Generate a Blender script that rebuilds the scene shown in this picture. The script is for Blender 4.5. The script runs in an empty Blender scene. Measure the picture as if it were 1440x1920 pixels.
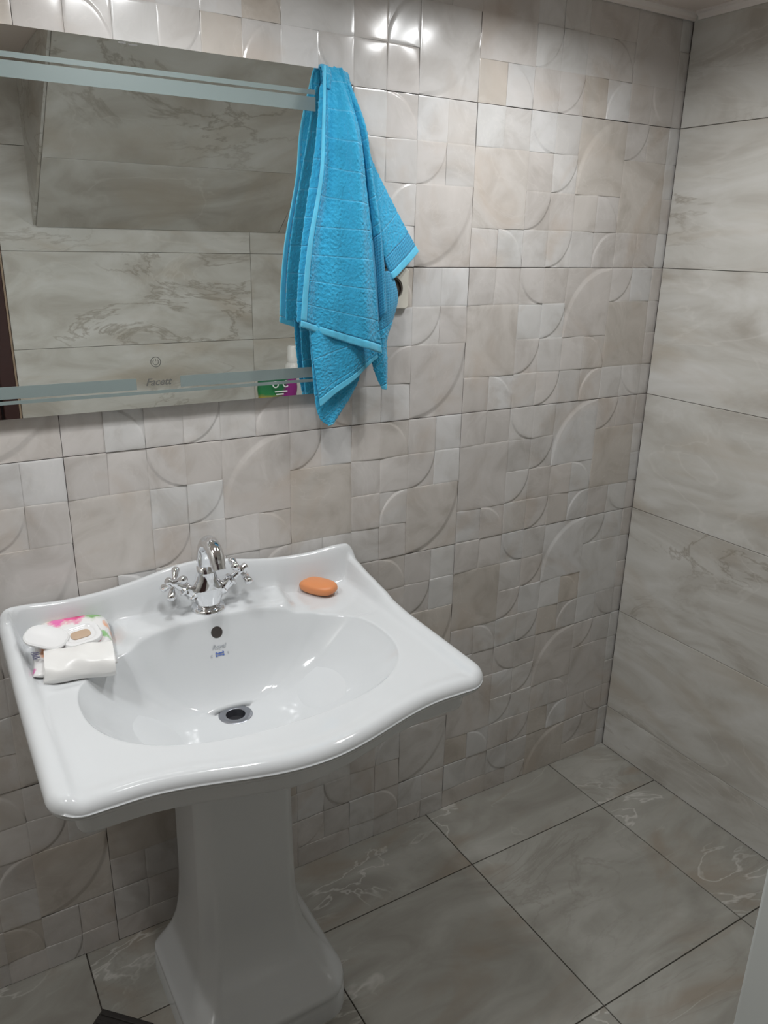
import bpy, bmesh, math, random
from mathutils import Vector, Matrix, Euler
from mathutils.bvhtree import BVHTree

random.seed(7)
SC = bpy.context.scene
COL = SC.collection

# ------------------------------------------------------------------ camera
cam_d = bpy.data.cameras.new('camera')
cam = bpy.data.objects.new('camera', cam_d)
COL.objects.link(cam)
_R = Vector((0.85725363, -0.51454622, 0.01893158))
_U = Vector((0.15065349, 0.28581399, 0.94636879))
_F = Vector((0.49236139, 0.80842597, -0.32253327))
m = Matrix.Identity(4)
for i in range(3):
    m[i][0], m[i][1], m[i][2] = _R[i], _U[i], -_F[i]
m.translation = Vector((-1.75625, -1.49408, 1.52175))
cam.matrix_world = m
cam_d.sensor_fit = 'VERTICAL'
cam_d.sensor_height = 36.0
cam_d.lens = 36.0 * 1474.0 / 1920.0
cam_d.clip_start = 0.01
SC.camera = cam

# ------------------------------------------------------------------ world / exposure
w = bpy.data.worlds.new('world'); SC.world = w
w.use_nodes = True
w.node_tree.nodes['Background'].inputs[0].default_value = (0.02, 0.02, 0.02, 1)
SC.view_settings.view_transform = 'Standard'
SC.view_settings.look = 'None'
SC.view_settings.gamma = 1.0
SC.view_settings.use_curve_mapping = False
SC.view_settings.exposure = 0.0

LAMP_LEFT_W = 1.95       # watts of each of the three bulbs by the left wall
LAMP_SINK_W = 1.42      # watts of each of the three bulbs over the washbasin
LAMP_CORNER_W = 1.5    # watts of each of the three bulbs near the corner

# ------------------------------------------------------------------ room numbers (metres)
CEIL = 2.06
X_LEFT = -2.35
Y_FRONT = -1.635          # wall behind the camera
TW, TH = 0.90, 0.3333     # wall tile
Z0 = 0.1424               # first full joint above the floor

# ------------------------------------------------------------------ helpers
def tag(o, label=None, cat=None, group=None, kind=None):
    if label: o['label'] = label
    if cat: o['category'] = cat
    if group: o['group'] = group
    if kind: o['kind'] = kind
    return o

def link(name, me, mat=None, parent=None, loc=None):
    o = bpy.data.objects.new(name, me)
    COL.objects.link(o)
    if mat is not None and me is not None and len(me.materials) == 0:
        me.materials.append(mat)
    if parent is not None: o.parent = parent
    if loc is not None: o.location = loc
    return o

def empty(name, loc=(0, 0, 0), rz=0.0):
    o = bpy.data.objects.new(name, None)
    COL.objects.link(o)
    o.location = loc; o.rotation_euler = (0, 0, rz)
    o.empty_display_size = 0.05
    return o

def mk(name, vs, fs, smooth=True):
    me = bpy.data.meshes.new(name)
    me.from_pydata([tuple(v) for v in vs], [], fs)
    me.update()
    if smooth:
        for p in me.polygons: p.use_smooth = True
    return me

def box_me(name, lo, hi, bevel=0.0, seg=2, smooth=None):
    bm = bmesh.new()
    bmesh.ops.create_cube(bm, size=1.0)
    lo, hi = Vector(lo), Vector(hi)
    for v in bm.verts:
        v.co = Vector((lo[i] + (v.co[i] + 0.5) * (hi[i] - lo[i]) for i in range(3)))
    if bevel > 0:
        bmesh.ops.bevel(bm, geom=list(bm.edges), offset=bevel, segments=seg, profile=0.5, affect='EDGES')
    me = bpy.data.meshes.new(name); bm.to_mesh(me); bm.free()
    if bevel > 0:
        for p in me.polygons: p.use_smooth = max(abs(q) for q in p.normal) < 0.9999
    return me

def sharp(me, a=40):
    try: me.set_sharp_from_angle(angle=math.radians(a))
    except Exception: pass
    return me

def lathe_me(name, prof, n=40, axis=None, cap=True):
    """prof: list of (r, z)"""
    vs, fs = [], []
    for r, z in prof:
        for k in range(n):
            a = 2 * math.pi * k / n
            vs.append(Vector((r * math.cos(a), r * math.sin(a), z)))
    for i in range(len(prof) - 1):
        for k in range(n):
            a, b = i * n + k, i * n + (k + 1) % n
            fs.append((a, b, b + n, a + n))
    if cap:
        if prof[0][0] > 1e-5: fs.append(tuple(reversed(range(n))))
        if prof[-1][0] > 1e-5: fs.append(tuple((len(prof) - 1) * n + k for k in range(n)))
    if axis is not None: vs = [axis @ v for v in vs]
    return sharp(mk(name, vs, fs), 45)

def frame_to(p, d):
    """matrix putting local +Z along d at p"""
    d = Vector(d).normalized()
    q = d.to_track_quat('Z', 'Y')
    return Matrix.Translation(Vector(p)) @ q.to_matrix().to_4x4()

def catmull(pts, n):
    pts = [Vector(p) for p in pts]
    P = [pts[0] * 2 - pts[1]] + pts + [pts[-1] * 2 - pts[-2]]
    out = []
    m_ = len(pts) - 1
    for i in range(n + 1):
        t = i / n * m_
        k = min(int(t), m_ - 1); f = t - k
        a, b, c, d = P[k], P[k + 1], P[k + 2], P[k + 3]
        out.append(0.5 * ((2 * b) + (c - a) * f + (2 * a - 5 * b + 4 * c - d) * f * f + (3 * b - a - 3 * c + d) * f ** 3))
    return out

def tube_me(name, path, radii, n=20, flat=1.0, up=Vector((1, 0, 0)), cap=True):
    vs, fs = [], []
    L = len(path)
    for i, p in enumerate(path):
        t = (path[min(i + 1, L - 1)] - path[max(i - 1, 0)]).normalized()
        s = (up - t * up.dot(t)).normalized(); b = t.cross(s)
        r = radii[i] if not isinstance(radii, (int, float)) else radii
        for k in range(n):
            a = 2 * math.pi * k / n
            vs.append(p + s * (r * math.cos(a)) + b * (r * flat * math.sin(a)))
    for i in range(L - 1):
        for k in range(n):
            a, b = i * n + k, i * n + (k + 1) % n
            fs.append((a, b, b + n, a + n))
    if cap:
        fs.append(tuple(reversed(range(n))))
        fs.append(tuple((L - 1) * n + k for k in range(n)))
    return sharp(mk(name, vs, fs), 50)

def sstep(a, b, x):
    t = max(0.0, min(1.0, (x - a) / (b - a)))
    return t * t * (3 - 2 * t)

def table(tb, x):
    if x <= tb[0][0]: return tb[0][1]
    for (x0, y0), (x1, y1) in zip(tb, tb[1:]):
        if x <= x1:
            return y0 + (y1 - y0) * sstep(x0, x1, x) * 0.4 + (y1 - y0) * (x - x0) / (x1 - x0) * 0.6
    return tb[-1][1]

def text_me(name, s, size, shear=0.0, extrude=0.0002, align='CENTER', bold=0.0):
    c = bpy.data.curves.new(name, 'FONT')
    c.body = s; c.size = size; c.shear = shear; c.extrude = extrude
    c.align_x = align; c.align_y = 'CENTER'; c.offset = bold
    o = bpy.data.objects.new(name, c); COL.objects.link(o)
    bpy.context.view_layer.update()
    dg = bpy.context.evaluated_depsgraph_get()
    me = bpy.data.meshes.new_from_object(o.evaluated_get(dg))
    bpy.data.objects.remove(o); bpy.data.curves.remove(c)
    me.name = name
    return me

# ------------------------------------------------------------------ materials
class NT:
    def __init__(s, name):
        s.mat = bpy.data.materials.new(name); s.mat.use_nodes = True
        s.t = s.mat.node_tree; s.n = s.t.nodes; s.l = s.t.links
        s.b = s.n['Principled BSDF']
    def node(s, typ, **kw):
        o = s.n.new(typ)
        for k, v in kw.items():
            if k.startswith('_'): setattr(o, k[1:], v)
        return o
    def lk(s, a, b): s.l.new(a, b)
    def set(s, **kw):
        for k, v in kw.items():
            s.b.inputs[k.replace('_', ' ')].default_value = v
    def ramp(s, fac, stops):
        r = s.n.new('ShaderNodeValToRGB')
        while len(r.color_ramp.elements) < len(stops): r.color_ramp.elements.new(0.5)
        for e, (p, c) in zip(r.color_ramp.elements, stops):
            e.position = p; e.color = (c[0], c[1], c[2], 1)
        s.lk(fac, r.inputs[0]); return r.outputs[0]
    def math(s, op, a, b=None, c=None):
        o = s.n.new('ShaderNodeMath'); o.operation = op
        for i, v in enumerate((a, b, c)):
            if v is None: continue
            if isinstance(v, (int, float)): o.inputs[i].default_value = v
            else: s.lk(v, o.inputs[i])
        return o.outputs[0]
    def mix(s, fac, a, b, mode='MIX'):
        o = s.n.new('ShaderNodeMix'); o.data_type = 'RGBA'; o.blend_type = mode
        for i, v in ((0, fac), (6, a), (7, b)):
            if isinstance(v, (int, float)): o.inputs[i].default_value = v
            elif isinstance(v, tuple): o.inputs[i].default_value = (v[0], v[1], v[2], 1)
            else: s.lk(v, o.inputs[i])
        return o.outputs[2]
    def noise(s, vec, scale, detail=4, rough=0.5, dist=0.0):
        o = s.n.new('ShaderNodeTexNoise')
        o.inputs['Scale'].default_value = scale; o.inputs['Detail'].default_value = detail
        o.inputs['Roughness'].default_value = rough; o.inputs['Distortion'].default_value = dist
        if vec is not None: s.lk(vec, o.inputs['Vector'])
        return o.outputs[0]
    def bump(s, h, strength, dist):
        o = s.n.new('ShaderNodeBump'); o.inputs['Strength'].default_value = strength
        o.inputs['Distance'].default_value = dist
        s.lk(h, o.inputs['Height']); s.lk(o.outputs[0], s.b.inputs['Normal'])

def tile_coord(N, stretch=(1, 1, 1), rot=(0, 0, 0), spread=9.0):
    """object coordinates, shifted by a random amount for each tile so that no two tiles show the same print"""
    tc = N.n.new('ShaderNodeTexCoord'); oi = N.n.new('ShaderNodeObjectInfo')
    cx = N.n.new('ShaderNodeCombineXYZ')
    N.lk(N.math('MULTIPLY', oi.outputs['Random'], spread), cx.inputs[0])
    N.lk(N.math('MULTIPLY', oi.outputs['Random'], spread * 3.7), cx.inputs[1])
    N.lk(N.math('MULTIPLY', oi.outputs['Random'], spread * 1.9), cx.inputs[2])
    ad = N.n.new('ShaderNodeVectorMath'); ad.operation = 'ADD'
    mp = N.n.new('ShaderNodeMapping')
    mp.inputs['Rotation'].default_value = rot; mp.inputs['Scale'].default_value = stretch
    N.lk(tc.outputs['Object'], mp.inputs[0])
    N.lk(mp.outputs[0], ad.inputs[0]); N.lk(cx.outputs[0], ad.inputs[1])
    return ad.outputs[0]

def marble(name, c_lo, c_mid, c_hi, c_tan, vein, stretch, rot, rough=0.22, tan_amt=0.5, dark_vein=0.5, light_vein=0.25):
    N = NT(name)
    v = tile_coord(N, stretch, rot)
    n1 = N.noise(v, 3.4, 7, 0.55, 1.2)
    col = N.ramp(n1, [(0.30, c_lo), (0.5, c_mid), (0.72, c_hi)])
    n2 = N.noise(v, 1.6, 5, 0.5, 2.2)
    tf = N.math('MULTIPLY', N.ramp(n2, [(0.52, (0, 0, 0)), (0.70, (1, 1, 1))]), tan_amt)
    col = N.mix(tf, col, c_tan)
    n3 = N.noise(v, 1.9, 6, 0.6, 1.6)
    ve = N.math('ABSOLUTE', N.math('SUBTRACT', n3, 0.5))
    vf = N.math('MULTIPLY', N.ramp(ve, [(0.0, (1, 1, 1)), (0.022, (0, 0, 0))]), dark_vein)
    msk = N.ramp(N.noise(v, 1.1, 2), [(0.48, (0, 0, 0)), (0.62, (1, 1, 1))])
    col = N.mix(N.math('MULTIPLY', vf, msk), col, vein)
    n4 = N.noise(v, 2.2, 4, 0.5, 1.6)
    ve2 = N.math('ABSOLUTE', N.math('SUBTRACT', n4, 0.47))
    lf = N.math('MULTIPLY', N.ramp(ve2, [(0.0, (1, 1, 1)), (0.016, (0, 0, 0))]), light_vein)
    lf = N.math('MULTIPLY', lf, N.ramp(N.noise(v, 1.3, 2), [(0.50, (0, 0, 0)), (0.60, (1, 1, 1))]))
    col = N.mix(lf, col, (0.80, 0.78, 0.74))
    N.lk(col, N.b.inputs['Base Color'])
    N.set(Roughness=rough, IOR=1.5)
    return N.mat

def plain(name, col, rough=0.5, metal=0.0, **kw):
    N = NT(name)
    N.set(Base_Color=(col[0], col[1], col[2], 1), Roughness=rough, Metallic=metal)
    for k, v in kw.items(): N.b.inputs[k.replace('_', ' ')].default_value = v
    # a trace of procedural unevenness in the gloss
    tc = N.n.new('ShaderNodeTexCoord')
    n = N.noise(tc.outputs['Object'], 12, 3)
    N.lk(N.math('ADD', N.math('MULTIPLY', n, 0.06), max(0.0, rough - 0.03)), N.b.inputs['Roughness'])
    return N.mat

M = {}
M['marble_wall'] = marble('wall_marble_glaze', (0.43, 0.40, 0.355), (0.59, 0.575, 0.535), (0.70, 0.69, 0.665), (0.48, 0.42, 0.34), (0.27, 0.23, 0.18),
                          (0.8, 1.0, 2.2), (0, math.radians(30), 0), rough=0.30, tan_amt=0.55, dark_vein=0.6, light_vein=0.22)
M['marble_floor'] = marble('floor_marble_tile', (0.27, 0.255, 0.225), (0.335, 0.325, 0.29), (0.41, 0.40, 0.365), (0.29, 0.24, 0.185), (0.21, 0.19, 0.16),
                           (1.1, 2.6, 1.0), (0, 0, math.radians(12)), rough=0.45, tan_amt=0.7, dark_vein=0.35, light_vein=0.42)
# relief tile: print colour of each facet comes from a colour attribute, clouds and veins on top
def relief_mat():
    N = NT('relief_tile_glaze')
    v = tile_coord(N, (1, 1, 1), (0, 0, 0))
    at = N.n.new('ShaderNodeAttribute'); at.attribute_name = 'print'
    n1 = N.noise(v, 9, 6, 0.55, 1.4)
    cl = N.ramp(n1, [(0.25, (0.80, 0.78, 0.76)), (0.5, (1.0, 1.0, 1.0)), (0.75, (1.10, 1.10, 1.11))])
    col = N.mix(1.0, at.outputs['Color'], cl, 'MULTIPLY')
    n2 = N.noise(v, 6, 4, 0.5, 1.0)
    col = N.mix(N.math('MULTIPLY', N.ramp(n2, [(0.54, (0, 0, 0)), (0.74, (1, 1, 1))]), 0.40), col, (0.47, 0.37, 0.285))
    n3 = N.noise(v, 5, 4, 0.6, 1.2)
    vf = N.math('MULTIPLY', N.ramp(N.math('ABSOLUTE', N.math('SUBTRACT', n3, 0.5)), [(0, (1, 1, 1)), (0.012, (0, 0, 0))]), 0.11)
    col = N.mix(vf, col, (0.80, 0.77, 0.73))
    N.lk(col, N.b.inputs['Base Color'])
    N.set(Roughness=0.17, IOR=1.5)
    return N.mat
M['relief'] = relief_mat()
M['grout'] = plain('grout', (0.30, 0.265, 0.23), 0.85)
M['floor_grout'] = plain('floor_grout', (0.07, 0.06, 0.05), 0.9)
M['ceiling'] = plain('ceiling_panel_taupe', (0.74, 0.655, 0.60), 0.55)
M['trim'] = plain('cornice_trim', (0.78, 0.72, 0.68), 0.5)
M['ceramic'] = plain('white_glazed_ceramic', (0.655, 0.672, 0.683), 0.07, IOR=1.5)
M['chrome'] = plain('chrome', (0.83, 0.84, 0.86), 0.06, 1.0)
M['steel_dull'] = plain('dull_drain_metal', (0.36, 0.37, 0.40), 0.33, 1.0)
M['black'] = plain('dark_opening', (0.018, 0.018, 0.022), 0.6)
M['overflow'] = plain('dark_overflow', (0.05, 0.04, 0.036), 0.5)
M['mirror'] = plain('mirror_glass', (0.95, 0.975, 0.95), 0.0, 1.0)
M['mirror'].node_tree.nodes['Principled BSDF'].inputs['Roughness'].default_value = 0.0
for l_ in list(M['mirror'].node_tree.links):
    if l_.to_socket.name == 'Roughness': M['mirror'].node_tree.links.remove(l_)
M['frost'] = plain('frosted_band', (0.215, 0.262, 0.258), 0.35)
M['housing'] = plain('mirror_housing', (0.42, 0.42, 0.40), 0.5)
M['logo'] = plain('mirror_logo_grey', (0.13, 0.13, 0.12), 0.5)
M['soap'] = plain('orange_soap', (0.70, 0.27, 0.105), 0.42, Subsurface_Weight=0.15)
M['socket'] = plain('ivory_plastic', (0.70, 0.67, 0.59), 0.35)
M['socket_dark'] = plain('socket_recess', (0.07, 0.055, 0.045), 0.5)
M['enamel'] = plain('white_enamel', (0.66, 0.69, 0.68), 0.3)
M['door'] = plain('dark_mahogany_door', (0.045, 0.018, 0.016), 0.35)
M['door_edge'] = plain('door_beading', (0.33, 0.24, 0.17), 0.45)
M['mat'] = plain('dark_rubber', (0.03, 0.026, 0.024), 0.6)
M['grey_print'] = plain('grey_print', (0.42, 0.44, 0.47), 0.3)
M['blue_print'] = plain('blue_print', (0.10, 0.17, 0.48), 0.3)
M['navy_print'] = plain('navy_print', (0.04, 0.035, 0.16), 0.35)
M['white_print'] = plain('white_print', (0.82, 0.82, 0.82), 0.4)
M['plastic'] = plain('white_translucent_plastic', (0.80, 0.80, 0.80), 0.16)
M['paper'] = plain('white_soft_wrap', (0.80, 0.79, 0.77), 0.32)
M['wipe'] = plain('tan_opening_film', (0.52, 0.38, 0.27), 0.5)
M['bottle'] = plain('white_bottle_plastic', (0.74, 0.73, 0.70), 0.3)
def emis(name, col, s):
    N = NT(name); N.set(Base_Color=(0.8, 0.8, 0.8, 1), Emission_Color=(col[0], col[1], col[2], 1), Emission_Strength=s)
    return N.mat
M['bulb'] = emis('lit_bulb', (1.0, 0.98, 0.95), 40.0)

# ------------------------------------------------------------------ setting: walls, floor, ceiling
def struct(name, me, mat):
    return tag(link(name, me, mat), kind='structure')

wall_back = struct('wall_back', box_me('wall_back', (X_LEFT - 0.1, 0.004, 0), (0.1, 0.12, CEIL)), M['grout'])
wall_right = struct('wall_right', box_me('wall_right', (-0.001 + 0.005, Y_FRONT - 0.1, 0), (0.12, 0.004, CEIL)), M['grout'])
wall_left = struct('wall_left', box_me('wall_left', (X_LEFT - 0.1, Y_FRONT - 0.1, 0), (X_LEFT, 0.004, CEIL)), M['grout'])
floor = struct('floor', box_me('floor', (X_LEFT - 0.1, Y_FRONT - 0.1, -0.1), (0.1, 0.1, -0.003)), M['floor_grout'])
ceiling = struct('ceiling', box_me('ceiling', (X_LEFT - 0.1, Y_FRONT - 0.1, CEIL), (0.1, 0.1, CEIL + 0.1)), M['ceiling'])
DX0, DX1, DZ = -2.29, -1.432, 1.985      # doorway behind the camera
bmw = []
def wall_with_door():
    bm = bmesh.new()
    def b(lo, hi):
        g = bmesh.ops.create_cube(bm, size=1.0)
        for v in g['verts']:
            v.co = Vector((lo[i] + (v.co[i] + 0.5) * (hi[i] - lo[i]) for i in range(3)))
    y0, y1 = Y_FRONT - 0.12, Y_FRONT - 0.005
    b((DX1, y0, 0), (0.1, y1, CEIL)); b((X_LEFT, y0, 0), (DX0, y1, CEIL)); b((DX0, y0, DZ), (DX1, y1, CEIL))
    me = bpy.data.meshes.new('wall_front'); bm.to_mesh(me); bm.free(); return me
wall_front = struct('wall_front', wall_with_door(), M['grout'])

# ---- relief tile: 12 x 4 grid of facets, some 2 x 2, many with quarter-round steps
CW, CH = TW / 12.0, TH / 4.0
# (col, row, colspan, rowspan, kind, corner)   kinds: p = cushion, d = corner falls away, q = quarter-round raised about that corner, s = slanted crease
CELLS = [
 (0,0,1,1,'d','BR'),(1,0,1,1,'p',''),(2,0,1,1,'q','TR'),(3,0,1,1,'d','BR'),(4,0,2,2,'q','BR'),(6,0,1,1,'q','TL'),(7,0,1,1,'p',''),
 (8,0,1,1,'d','BL'),(9,0,1,1,'q','BL'),(10,0,1,1,'d','BL'),(11,0,1,1,'p',''),
 (0,1,2,2,'s',''),(2,1,1,1,'p',''),(3,1,1,1,'q','TL'),(6,1,2,2,'d','TR'),(8,1,1,1,'p',''),(9,1,1,1,'d','TL'),(10,1,1,1,'q','TL'),(11,1,1,1,'d','TR'),
 (2,2,1,1,'q','TL'),(3,2,1,1,'d','BL'),(4,2,1,1,'d','TL'),(5,2,1,1,'q','BL'),(8,2,1,1,'d','BL'),(9,2,1,1,'q','BR'),(10,2,2,2,'q','TL'),
 (0,3,1,1,'p',''),(1,3,1,1,'q','BL'),(2,3,1,1,'d','BR'),(3,3,1,1,'q','TL'),(4,3,1,1,'d','TR'),(5,3,1,1,'q','BR'),(6,3,1,1,'d','BR'),(7,3,1,1,'q','TR'),
 (8,3,1,1,'p',''),(9,3,1,1,'d','TR')]
PALE = [(0.60,0.58,0.56),(0.62,0.61,0.595),(0.575,0.555,0.535),(0.59,0.56,0.535),(0.565,0.53,0.50),(0.585,0.555,0.53),(0.625,0.615,0.605)]
TAN = [(0.545,0.505,0.46),(0.53,0.485,0.435),(0.555,0.52,0.485)]
BROWNISH = {(0,1),(9,0),(10,2),(5,2),(4,3),(6,1)}

def relief_mesh(name, seed):
    rnd = random.Random(seed)
    vs, fs, cols = [], [], []
    S = [0, 0.02, 0.055, 0.13, 0.25, 0.38, 0.5, 0.62, 0.75, 0.87, 0.945, 0.98, 1]
    for (c, r, cs, rs, kind, cor) in CELLS:
        wv, hv = CW * cs, CH * rs
        x0, zt = c * CW, TH - r * CH
        A = 0.0019 * (1.25 if cs == 2 else 1.0)
        base = 0.0045 + rnd.uniform(-0.0003, 0.0003)
        tx, tz = rnd.uniform(-1, 1) * 0.0008, rnd.uniform(-1, 1) * 0.0008
        col = rnd.choice(PALE)
        if (c, r) in BROWNISH and rnd.random() < 0.55: col = rnd.choice(TAN)
        elif rnd.random() < 0.05: col = rnd.choice(TAN)
        k = rnd.uniform(0.95, 1.04); col = tuple(q * k for q in col)
        def H(a, b, inside=None):
            # a: 0 left..1 right, b: 0 top..1 bottom
            e = min(a * wv, (1 - a) * wv, b * hv, (1 - b) * hv)
            h = base + tx * (a - .5) + tz * (b - .5) - 0.00045 * (1 - sstep(0, 0.0020, e))
            sa = a if 'R' in cor else 1 - a
            sb = b if 'B' in cor else 1 - b
            if kind == 'd': h += A * (1 - 1.5 * (sa * sb) ** 2.2)
            elif kind == 'p': h += A * 0.45 * (1 - (2 * a - 1) ** 4) * (1 - (2 * b - 1) ** 4)
            elif kind == 's':
                dd = (b - 0.02) - 0.42 * a
                h += A * (0.55 - 0.5 * sstep(-0.015, 0.02, dd)) + A * 0.7 * sstep(0.05, 1.0, dd) - A * 1.3 * ((1 - a) * b) ** 3.0
            elif kind == 'q':
                pass
            return h
        i0 = len(vs)
        if kind != 'q':
            n = len(S)
            for b in S:
                for a in S:
                    vs.append((x0 + a * wv, -H(a, b), zt - b * hv))
            for j in range(n - 1):
                for i in range(n - 1):
                    q = i0 + j * n + i
                    fs.append((q, q + n, q + n + 1, q + 1))
            border = [(i, 0) for i in range(n)] + [(n - 1, j) for j in range(1, n)] + [(i, n - 1) for i in range(n - 2, -1, -1)] + [(0, j) for j in range(n - 2, 0, -1)]
            ring = [i0 + j * n + i for i, j in border]
        else:
            TA = [0, 2, 6, 13, 20, 27, 34, 40, 45, 50, 56, 63, 70, 77, 84, 88, 90]
            RR = [0.0, 0.2, 0.45, 0.7, 0.88, 0.955, 0.985, 1.02, 1.05]
            OO = [0.3, 0.65, 0.9, 1.0]
            nR = len(RR) + len(OO)
            for ti, t in enumerate(TA):
                th = math.radians(t)
                cx_, sz_ = math.cos(th), math.sin(th)
                edge = 1.0 / max(cx_, sz_)
                for k_ in range(nR):
                    if k_ < len(RR):
                        rr = min(RR[k_], edge)
                        hh = A * (0.75 + 0.35 * rr) if RR[k_] < 0.99 else (A * 0.0)
                        if RR[k_] == 0.985: hh = A * 0.9
                    else:
                        r0 = min(1.05, edge)
                        rr = r0 + (edge - r0) * OO[k_ - len(RR)]
                        hh = A * 0.25 * (OO[k_ - len(RR)])
                    p_, q_ = rr * cx_, rr * sz_          # from the corner
                    a = p_ if 'L' in cor else 1 - p_
                    b = q_ if 'T' in cor else 1 - q_
                    vs.append((x0 + a * wv, -(H(a, b) + hh), zt - b * hv))
            flip = (('L' in cor) == ('T' in cor))
            for ti in range(len(TA) - 1):
                for k_ in range(nR - 1):
                    q = i0 + ti * nR + k_
                    f = (q, q + 1, q + nR + 1, q + nR)
                    fs.append(tuple(reversed(f)) if flip else f)
            ring = [i0 + k_ for k_ in range(nR)] + [i0 + ti * nR + nR - 1 for ti in range(1, len(TA))] + [i0 + (len(TA) - 1) * nR + k_ for k_ in range(nR - 2, 0, -1)]
            ring = ring if not flip else list(reversed(ring))
        # skirt back to the wall
        j0 = len(vs)
        for q in ring: vs.append((vs[q][0], 0.004, vs[q][2]))
        L = len(ring)
        for q in range(L):
            fs.append((ring[q], ring[(q + 1) % L], j0 + (q + 1) % L, j0 + q))
        cols += [col] * (len(vs) - i0)
    me = mk(name, vs, fs)
    ca = me.color_attributes.new('print', 'FLOAT_COLOR', 'POINT')
    for i, c in enumerate(cols): ca.data[i].color = (c[0], c[1], c[2], 1)
    sc = Vector((TW / 2, 0, TH / 2))
    # a 0.8 mm joint all round
    for v in me.vertices:
        v.co.x = sc.x + (v.co.x - sc.x) * (1 - 0.0011 / TW); v.co.z = sc.z + (v.co.z - sc.z) * (1 - 0.0015 / TH)
    bm = bmesh.new(); bm.from_mesh(me); bmesh.ops.recalc_face_normals(bm, faces=list(bm.faces)); bm.to_mesh(me); bm.free()
    sharp(me, 32)
    me.materials.append(M['relief'])
    return me

RELIEF = [relief_mesh('relief_tile', 100 + i) for i in range(5)]
def clipped(me, cuts):
    bm = bmesh.new(); bm.from_mesh(me)
    for co, no in cuts:
        g = list(bm.verts) + list(bm.edges) + list(bm.faces)
        bmesh.ops.bisect_plane(bm, geom=g, plane_co=co, plane_no=no, clear_outer=True)
    m2 = bpy.data.meshes.new(me.name); bm.to_mesh(m2); bm.free()
    for mt in me.materials: m2.materials.append(mt)
    return m2
idx = 0
for r in range(-1, 6):
    zb = Z0 + r * TH
    for x0 in (-0.637, -1.537, -2.437):
        me = RELIEF[(idx * 2 + r) % 5]; idx += 1
        cuts = []
        if x0 + TW > -0.001: cuts.append(((-0.0015 - x0, 0, 0), (1, 0, 0)))
        if x0 < X_LEFT: cuts.append(((X_LEFT + 0.001 - x0, 0, 0), (-1, 0, 0)))
        if zb < 0: cuts.append(((0, 0, 0.001 - zb), (0, 0, -1)))
        if zb + TH > CEIL: cuts.append(((0, 0, CEIL - 0.001 - zb), (0, 0, 1)))
        link('relief_tile', clipped(me, cuts) if cuts else me, None, wall_back, (x0, 0, zb))

# ---- smooth marble tiles
_cache = {}
def flat_tile(wid, hei, mat):
    key = (round(wid, 4), round(hei, 4), mat.name)
    if key not in _cache:
        me = box_me('tile', (0.0006, -0.005, 0.0006), (wid - 0.0006, 0.006, hei - 0.0006), 0.0009, 1)
        me.materials.append(mat); _cache[key] = me
    return _cache[key]
def lay(wall, rot, place, length, joints_u, zs, mat=M['marble_wall'], skip=None):
    """lay tiles on a wall; u runs along the wall, place(u,z) gives the tile's lower corner"""
    for u0, u1 in zip(joints_u, joints_u[1:]):
        for z0, z1 in zip(zs, zs[1:]):
            if skip and skip(u0, u1, z0, z1): continue
            o = link('tile', flat_tile(u1 - u0, z1 - z0, mat), None, wall, place(u0, z0))
            o.rotation_euler = (0, 0, rot)
ZR = [0.001] + [Z0 + k * TH for k in range(6)] + [CEIL - 0.001]
# right wall: local +X of the tile runs toward the camera (-Y), face looks to -X
lay(wall_right, math.radians(-90), lambda u, z: (-0.0, -u, z), 0, [0.009, 0.909, -Y_FRONT - 0.002], ZR)
# wall behind the camera: local +X runs to -X, face looks to +Y
ZF = [0.001] + [1.4755 + k * TH for k in range(-4, 2)] + [CEIL - 0.001]
lay(wall_front, math.radians(180), lambda u, z: (-u, Y_FRONT, z), 0, [0.006, 0.524, 1.424], ZF)
# left wall: local +X runs to +Y, face looks to +X
lay(wall_left, math.radians(90), lambda u, z: (X_LEFT, Y_FRONT + u, z), 0, [0.002, 0.735, 1.626], ZR)

# ---- floor tiles
FT = 0.459
fx = [-0.0015] + [-0.2325 - FT * k for k in range(5)] + [X_LEFT + 0.001]
fy = [-0.003] + [-0.2215 - 0.4635 * k for k in range(3)] + [Y_FRONT + 0.004]
fy[-2:] = [fy[-2], Y_FRONT + 0.004]
for i in range(len(fx) - 1):
    for j in range(len(fy) - 1):
        a, b = fx[i + 1], fx[i]; c, d = fy[j + 1], fy[j]
        me = box_me('floor_tile', (0.0013, 0.0013, -0.008), (b - a - 0.0013, d - c - 0.0013, 0.0), 0.0008, 1)
        me.materials.append(M['marble_floor'])
        link('floor_tile', me, None, floor, (a, c, 0))

# ---- sloping soffit under the stairs, behind the camera (seen in the mirror)
SX = -1.304
def prism(name, pts_yz, x0, x1):
    n = len(pts_yz)
    vs = [(x0, y, z) for y, z in pts_yz] + [(x1, y, z) for y, z in pts_yz]
    fs = [tuple(range(n)), tuple(reversed(range(n, 2 * n)))]
    for i in range(n): fs.append((i, i + n, (i + 1) % n + n, (i + 1) % n))
    me = mk(name, vs, fs, False)
    bm = bmesh.new(); bm.from_mesh(me); bmesh.ops.recalc_face_normals(bm, faces=list(bm.faces)); bm.to_mesh(me); bm.free()
    return me
SY, SZ = -0.96, 1.556
wall_soffit = struct('wall_soffit', prism('wall_soffit', [(Y_FRONT + 0.006, SZ + 0.012), (Y_FRONT + 0.006, CEIL), (SY - 0.014, CEIL)], SX + 0.006, -0.008), M['grout'])
sd = Vector((0, SY - Y_FRONT, CEIL - SZ)); sl = sd.length; sd.normalize()
ang = math.atan2(sd.z, sd.y)
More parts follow.
